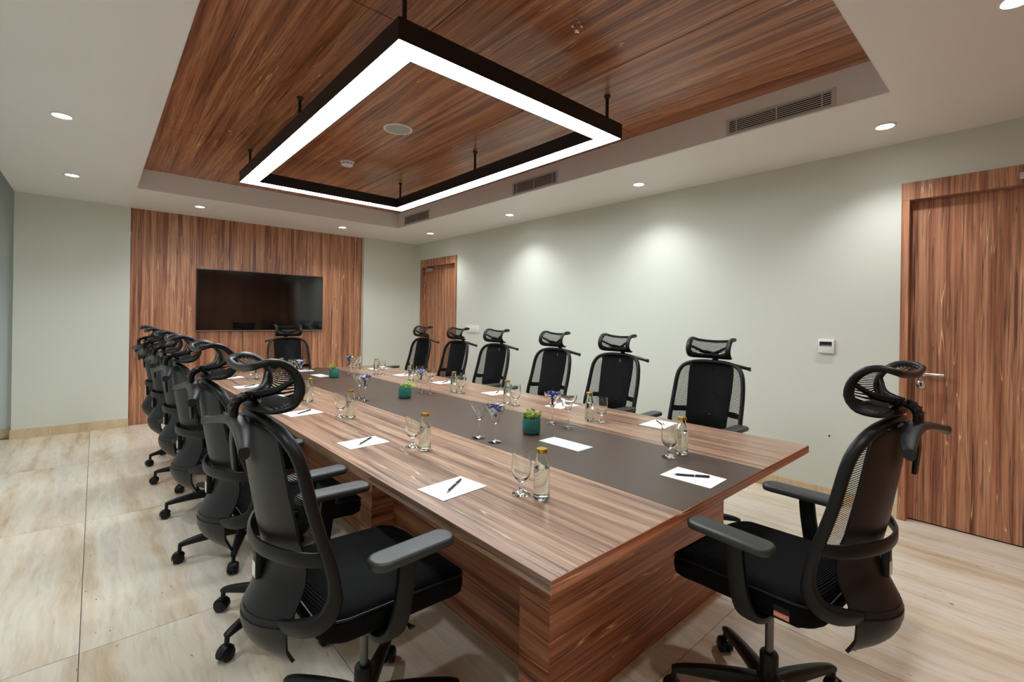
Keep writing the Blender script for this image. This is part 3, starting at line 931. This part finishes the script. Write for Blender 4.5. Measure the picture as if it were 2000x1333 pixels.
proto = make_chair()
used = [False]
def chair(x, y, deg, base, label):
    c = proto if not used[0] else dup(proto)
    used[0] = True
    c.location = (x, y, 0)
    c.rotation_euler = (0, 0, math.radians(deg))
    k = 0
    for o in c.children:
        if o.name.startswith('base_arm'):
            o.rotation_euler = (0, 0, math.radians(base - deg + 72 * k))
            k += 1
    tag(c, label, 'chair', 'black mesh office chairs round the conference table')
    return c
o6 = ['nearest the viewer', 'second from the viewer', 'third from the viewer', 'fourth from the viewer', 'fifth from the viewer', 'farthest from the viewer']
LEFT = [(0.682, 1.485, 1, 48), (0.690, 2.31, 0, 64), (0.682, 3.16, 1, 33), (0.69, 3.92, 0, 36), (0.682, 4.68, -1, 20), (0.69, 5.44, 0, 52)]
RIGHT = [(2.956, 1.527, 182, 20), (2.942, 2.333, 179, 50), (2.956, 3.067, 178, 33), (2.942, 3.90, 181, 61), (2.942, 4.626, 180, 8), (2.942, 5.44, 179, 44)]
first_left = None
for k, a in enumerate(LEFT):
    c = chair(*a, 'black mesh office chair with headrest, left row, ' + o6[k])
    if k == 0: first_left = c
for k, a in enumerate(RIGHT):
    chair(*a, 'black mesh office chair with headrest, door-side row, ' + o6[k])
end_chair = chair(1.79, 0.616, 87, 121.6, 'black mesh office chair alone at the near end of the table')
chair(1.81, 5.95, -90, 30, 'black mesh office chair alone at the far end under the television')

# woven brand tag on the seat side of the near end chair
tg = B(-0.155, 0.2485, 0.509, -0.112, 0.2500, 0.544).build('fabric_tag', 'black', end_chair, 0)
B(-0.155, 0.2501, 0.510, -0.112, 0.2508, 0.526).build('tag_print', 'tagorange', tg, 0)
q = MB()
for k, (xx, rr_) in enumerate(((-0.148, 0.0050), (-0.138, 0.0033), (-0.131, 0.0033), (-0.124, 0.0033), (-0.117, 0.0033))):
    q.tube([(xx + rr_ * math.cos(a * math.tau / 10), 0.2510, 0.518 + rr_ * math.sin(a * math.tau / 10)) for a in range(10)], 0.0006, 5, closed=True, up=(0, 1, 0))
q.build('tag_lettering', 'white', tg)
# moulded white marks on one arm of the first chair's base
for o in first_left.children:
    if o.name.startswith('base_arm') and abs((math.degrees(o.rotation_euler.z) + 1) % 360 - 264) < 2:
        q = MB()
        for k in range(4):
            q.box(0.075 + 0.018 * k, -0.010 if k < 3 else -0.003, 0.1445, 0.081 + 0.018 * k, 0.010 if k < 3 else 0.003, 0.1452)
        q.build('printed_mark', 'white', o, 0)

# ---------------------------------------------------------------- things on the table
TT = TZ + 0.0008
TB = TZ + 0.0010          # on the leather band
def onband(x):
    return TB if 1.485 < x < 2.18 else TT
def bottle_proto():
    r = empty('water_bottle')
    outer = [(0.0, 0.0), (0.024, 0.0), (0.0275, 0.003), (0.0285, 0.010), (0.0285, 0.108), (0.0275, 0.118), (0.0225, 0.138), (0.0185, 0.156), (0.0175, 0.165), (0.0175, 0.172)]
    inner = [(0.0150, 0.172), (0.0150, 0.165), (0.0162, 0.155), (0.0202, 0.137), (0.0250, 0.117), (0.0260, 0.108), (0.0260, 0.013), (0.022, 0.009), (0.0, 0.008)]
    MB().lathe(outer + inner, 28).build('bottle_body', 'bglass', r, 50)
    MB().lathe([(0.0, 0.0085), (0.0218, 0.0095), (0.0262, 0.0135), (0.0262, 0.112), (0.0, 0.112)], 28).build('water', 'water', r, 50)
    MB().lathe([(0.0, 0.1725), (0.0185, 0.1725), (0.0195, 0.169), (0.0205, 0.166), (0.0205, 0.177), (0.0190, 0.1795), (0.0, 0.180)], 24).build('cap', 'gold', r, 40)
    return r
def goblet_proto():
    r = empty('water_goblet')
    out = [(0.0, 0.0), (0.033, 0.0), (0.0335, 0.003), (0.022, 0.008), (0.011, 0.014), (0.0075, 0.022), (0.008, 0.030), (0.0075, 0.038), (0.012, 0.046), (0.022, 0.055), (0.032, 0.070), (0.0365, 0.090), (0.0370, 0.115), (0.0355, 0.155)]
    inn = [(0.0343, 0.155), (0.0357, 0.115), (0.0350, 0.090), (0.0300, 0.072), (0.0200, 0.058), (0.008, 0.052), (0.0, 0.051)]
    MB().lathe(out + inn, 28).build('goblet_glass', 'glass', r, 50)
    return r
def cocktail_proto():
    r = empty('cocktail_glass')
    out = [(0.0, 0.0), (0.037, 0.0), (0.0375, 0.002), (0.020, 0.005), (0.006, 0.010), (0.0035, 0.020), (0.0032, 0.085), (0.005, 0.095), (0.012, 0.103), (0.020, 0.114), (0.023, 0.130), (0.027, 0.142), (0.042, 0.158), (0.050, 0.175), (0.0520, 0.192)]
    inn = [(0.0508, 0.192), (0.0488, 0.175), (0.0410, 0.160), (0.0255, 0.143), (0.0215, 0.130), (0.0185, 0.116), (0.010, 0.106), (0.0, 0.104)]
    MB().lathe(out + inn, 28).build('cocktail_stem_glass', 'glass', r, 50)
    return r
class Rep:
    def __init__(self, f):
        self.f, self.p = f, None
    def __call__(self, x, y, label, cat, group, rz=0):
        if self.p is None:
            o = self.p = self.f()
        else:
            o = dup(self.p)
        o.location = (x, y, onband(x))
        o.rotation_euler = (0, 0, rz)
        return tag(o, label, cat, group)
bottle, goblet, cocktail = Rep(bottle_proto), Rep(goblet_proto), Rep(cocktail_proto)
e6 = ['nearest the viewer', 'second from the viewer', 'third from the viewer', 'fourth from the viewer', 'fifth from the viewer', 'farthest from the viewer']
LB = [(1.194, 1.168), (1.193, 1.955), (1.201, 2.851), (1.188, 3.575), (1.19, 4.36), (1.20, 5.12)]
LG = [(1.170, 1.248), (1.176, 2.043), (1.170, 2.935), (1.153, 3.66), (1.16, 4.44), (1.16, 5.20)]
for k in range(6):
    bottle(*LB[k], 'small gold-capped water bottle, left side of table, ' + e6[k], 'bottle', 'gold-capped water bottles')
    goblet(*LG[k], 'empty stemmed water goblet, left side of table, ' + e6[k], 'goblet', 'empty water goblets')
RB = [(2.349, 1.882), (2.303, 2.626), (2.299, 3.316), (2.361, 4.148), (2.300, 4.802), (2.356, 5.60)]
RG = [(2.372, 1.805), (2.312, 2.540), (2.325, 3.245), (2.41, 4.07), (2.365, 4.79), (2.41, 5.52)]
for k in range(6):
    bottle(*RB[k], 'small gold-capped water bottle, door side of table, ' + e6[k], 'bottle', 'gold-capped water bottles')
    goblet(*RG[k], 'empty stemmed water goblet, door side of table, ' + e6[k], 'goblet', 'empty water goblets')
bottle(2.115, 1.130, 'small clear water bottle with gold cap at the near end of the brown band', 'bottle', 'gold-capped water bottles')
goblet(2.018, 1.140, 'empty stemmed water goblet at the near end of the brown band', 'goblet', 'empty water goblets')
bottle(1.50, 5.40, 'small clear water bottle with gold cap before the far end chair', 'bottle', 'gold-capped water bottles')
goblet(1.55, 5.32, 'empty stemmed water goblet before the far end chair', 'goblet', 'empty water goblets')

# candies heaped in cocktail glasses
def candy_mesh(m):
    q = MB().lathe([(0.0, -0.0105), (0.005, -0.0085), (0.0075, 0.0), (0.005, 0.0085), (0.0, 0.0105)], 8, axis='x')
    for sg in (-1, 1):
        q.loops([[(0.009 * sg, -0.002, -0.002), (0.009 * sg, 0.002, -0.002), (0.009 * sg, 0.002, 0.002), (0.009 * sg, -0.002, 0.002)], [(0.017 * sg, -0.007, -0.001), (0.017 * sg, 0.007, -0.003), (0.017 * sg, 0.007, 0.001), (0.017 * sg, -0.007, 0.003)]])
    return q.mesh('candy', m, 40)
cmesh = [candy_mesh('candyb'), candy_mesh('candyw')]
def candies(x, y, where, seed):
    rnd = random.Random(seed)
    spots = [(0, 0, 0.122), (0.003, 0.002, 0.138), (-0.004, -0.003, 0.152)]
    for k in range(5): spots.append((0.018 * math.cos(k * 1.257), 0.018 * math.sin(k * 1.257), 0.167))
    for k in range(7): spots.append((0.031 * math.cos(k * 0.898 + 0.4), 0.031 * math.sin(k * 0.898 + 0.4), 0.186))
    for k in range(3): spots.append((0.013 * math.cos(k * 2.1), 0.013 * math.sin(k * 2.1), 0.192))
    for k, (dx, dy, dz) in enumerate(spots):
        sv = rnd.random() < 0.3
        o = bpy.data.objects.new('candy', cmesh[1 if sv else 0])
        COL.objects.link(o)
        o.location = (x + dx, y + dy, TB + dz)
        o.rotation_euler = (rnd.uniform(-0.5, 0.5), rnd.uniform(-0.4, 0.4) + (1.4 if k < 2 else 0), rnd.uniform(0, 6.3))
        tag(o, 'small ' + ('silver' if sv else 'dark blue') + '-wrapped candy in the cocktail glass ' + where, 'candy', 'candies in the glass ' + where)
CK = [(1.537, 1.975, 0, 'left of the near plant', 'left'),
      (1.549, 1.855, 1, 'left of the near plant', 'right'),
      (2.105, 1.975, 1, 'right of the near plant', 'left'),
      (2.098, 1.840, 0, 'right of the near plant', 'right'),
      (1.545, 3.515, 0, 'left of the middle plant', 'left'),
      (1.536, 3.395, 1, 'left of the middle plant', 'right'),
      (2.085, 3.495, 1, 'right of the middle plant', 'left'),
      (2.108, 3.380, 0, 'right of the middle plant', 'right'),
      (1.515, 5.03, 0, 'left of the far plant', 'left'),
      (1.535, 4.91, 1, 'left of the far plant', 'right'),
      (2.095, 5.04, 1, 'right of the far plant', 'left'),
      (2.105, 4.92, 0, 'right of the far plant', 'right')]
for k, (x, y, full, where, lr) in enumerate(CK):
    cocktail(x, y, ('candy-filled' if full else 'empty') + ' long-stemmed cocktail glass ' + where + ', ' + lr + '-hand one of the pair', 'cocktail glass', 'cocktail glasses')
    if full:
        candies(x, y, where, k)

# potted succulents
def pot(x, y, label, seed, kind):
    r = tag(empty('potted_plant', (x, y, TB)), label, 'potted plant', 'small potted succulents')
    MB().lathe([(0.0, 0.0), (0.040, 0.0), (0.047, 0.004), (0.0505, 0.014), (0.0515, 0.084), (0.0505, 0.086), (0.046, 0.086), (0.0455, 0.070), (0.0, 0.070)], 32).build('plant_pot', 'teal', r, 50)
    MB().lathe([(0.0, 0.0705), (0.0450, 0.0705), (0.044, 0.074), (0.02, 0.079), (0.0, 0.080)], 20).build('soil', 'soil', r, 50)
    rnd = random.Random(seed)
    q, st = MB(), MB()
    def leaf(base, d, L, w):
        d = d.normalized()
        s = d.cross(Vector((rnd.uniform(-1, 1), rnd.uniform(-1, 1), 0.6))).normalized()
        nn = s.cross(d)
        pts = [base]
        for t, k in ((0.35, 0.8), (0.7, 1.0), (0.9, 0.65)):
            c = base + d * (L * t) + nn * (0.12 * L * t * t)
            pts += [c + s * (w * k), c + nn * (w * 0.35 * k), c - s * (w * k), c - nn * (w * 0.3 * k)]
        pts.append(base + d * L + nn * (0.1 * L))
        fs = [(0, 1, 2), (0, 2, 3), (0, 3, 4), (0, 4, 1)]
        for b in (1, 5):
            for j in range(4):
                fs.append((b + j, b + 4 + j, b + 4 + (j + 1) % 4, b + (j + 1) % 4))
        fs += [(9 + j, 13, 9 + (j + 1) % 4) for j in range(4)]
        q.add(pts, fs)
    stems = {0: 15, 1: 8, 2: 11}[kind]
    for k in range(stems):
        a = rnd.uniform(0, 6.28)
        rad = rnd.uniform(0.004, 0.036)
        b = Vector((rad * math.cos(a), rad * math.sin(a), 0.074))
        lean = Vector((math.cos(a) * rad * 14, math.sin(a) * rad * 14, 1))
        h = {0: rnd.uniform(0.022, 0.046), 1: rnd.uniform(0.02, 0.05), 2: rnd.uniform(0.025, 0.062)}[kind]
        if kind == 1 and k < 3:
            lean = Vector((0.9 + 0.2 * k, -0.9 + 0.2 * k, 0.35))
            h = 0.075
        lean.normalize()
        e = b + lean * h
        st.tube([b, (b + e) / 2 + Vector((0, 0, 0.003)), e], 0.0016, 5)
        for m in range({0: 9, 1: 7, 2: 8}[kind]):
            t = rnd.uniform(0.35, 1.0)
            aa = m * 2.4
            d = lean * rnd.uniform(0.3, 1.0) + Vector((math.cos(aa), math.sin(aa), 0.35))
            leaf(b + (e - b) * t, d, rnd.uniform(0.018, 0.029), rnd.uniform(0.005, 0.008))
    st.build('stems', 'leaf', r, 60)
    tag(q.build('foliage', 'leaf', r, 60), kind='stuff')
pot(1.825, 1.870, 'teal pot of bushy green succulent nearest the viewer', 3, 0)
pot(1.836, 3.32, 'teal pot of straggling succulent in the middle of the table', 8, 1)
pot(1.859, 4.85, 'teal pot of tall leafy succulent at the far end of the table', 12, 2)

# note sheets and pens
pm = B(-0.105, -0.0775, 0, 0.105, 0.0775, 0.0016).mesh('note_sheet', 'paper', 0)
pq = MB().lathe([(0.0, -0.073), (0.0012, -0.073), (0.0035, -0.063), (0.0042, -0.058), (0.0042, 0.060), (0.0036, 0.068), (0.0, 0.069)], 12, (0, 0, 0.0043), 'x')
pq.box(0.015, -0.0012, 0.0082, 0.066, 0.0012, 0.0094)
penm = pq.mesh('pen_barrel', 'pen', 40)
pq = MB().lathe([(0.0044, 0.0), (0.0044, 0.004)], 12, (0.008, 0, 0.0043), 'x').lathe([(0.0013, -0.0735), (0.0036, -0.0625)], 12, (0, 0, 0.0043), 'x')
penr = pq.mesh('pen_ring', 'steel', 40)
def note(x, y, deg, where, pen_deg=None, pen_off=(0, 0)):
    o = bpy.data.objects.new('note_sheet', pm)
    COL.objects.link(o)
    z = onband(x)
    o.location = (x, y, z)
    o.rotation_euler = (0, 0, math.radians(deg))
    tag(o, 'white note sheet ' + where, 'note paper', 'note sheets')
    if pen_deg is not None:
        p = tag(empty('pen', (x + pen_off[0], y + pen_off[1], z + 0.0018), math.radians(pen_deg)), 'black pen on the note sheet ' + where, 'pen', 'black pens')
        for nm, me in (('pen_barrel', penm), ('pen_ring', penr)):
            c = bpy.data.objects.new(nm, me)
            COL.objects.link(c)
            c.parent = p
for k, (x, y, dg) in enumerate(((1.010, 1.455, 5), (1.022, 2.265, 3), (1.022, 3.20, 6), (1.02, 3.95, 4), (1.02, 4.66, 3), (1.03, 5.42, 4))):
    note(x, y, dg, 'on the left side of table, ' + e6[k], 33 + (k * 7) % 12, (0.012, 0.006))
for k, (x, y, dg) in enumerate(((2.608, 1.545, 4), (2.585, 2.33, 3), (2.57, 3.07, -3), (2.575, 3.88, 2), (2.56, 4.64, 3), (2.60, 5.38, 0))):
    note(x, y, dg, 'on the door side of table, ' + e6[k], 48 - (k * 5) % 16, (0.01, 0.0))
note(1.838, 0.930, 92, 'at the near end of the brown band', -53, (0.0, 0.005))
note(1.82, 5.66, 90, 'before the far end chair', -40, (0.0, 0.0))
cd = B(-0.06, -0.132, 0, 0.06, 0.132, 0.0014).mesh('info_card', 'card', 0)
for x, y, a, w in ((1.809, 1.602, 1, 'before the near plant'), (1.80, 5.08, 3, 'behind the far plant')):
    o = bpy.data.objects.new('info_card', cd)
    COL.objects.link(o)
    o.location = (x, y, TB)
    o.rotation_euler = (0, 0, math.radians(a))
    tag(o, 'pale grey card lying on the brown band ' + w, 'card', 'grey cards')
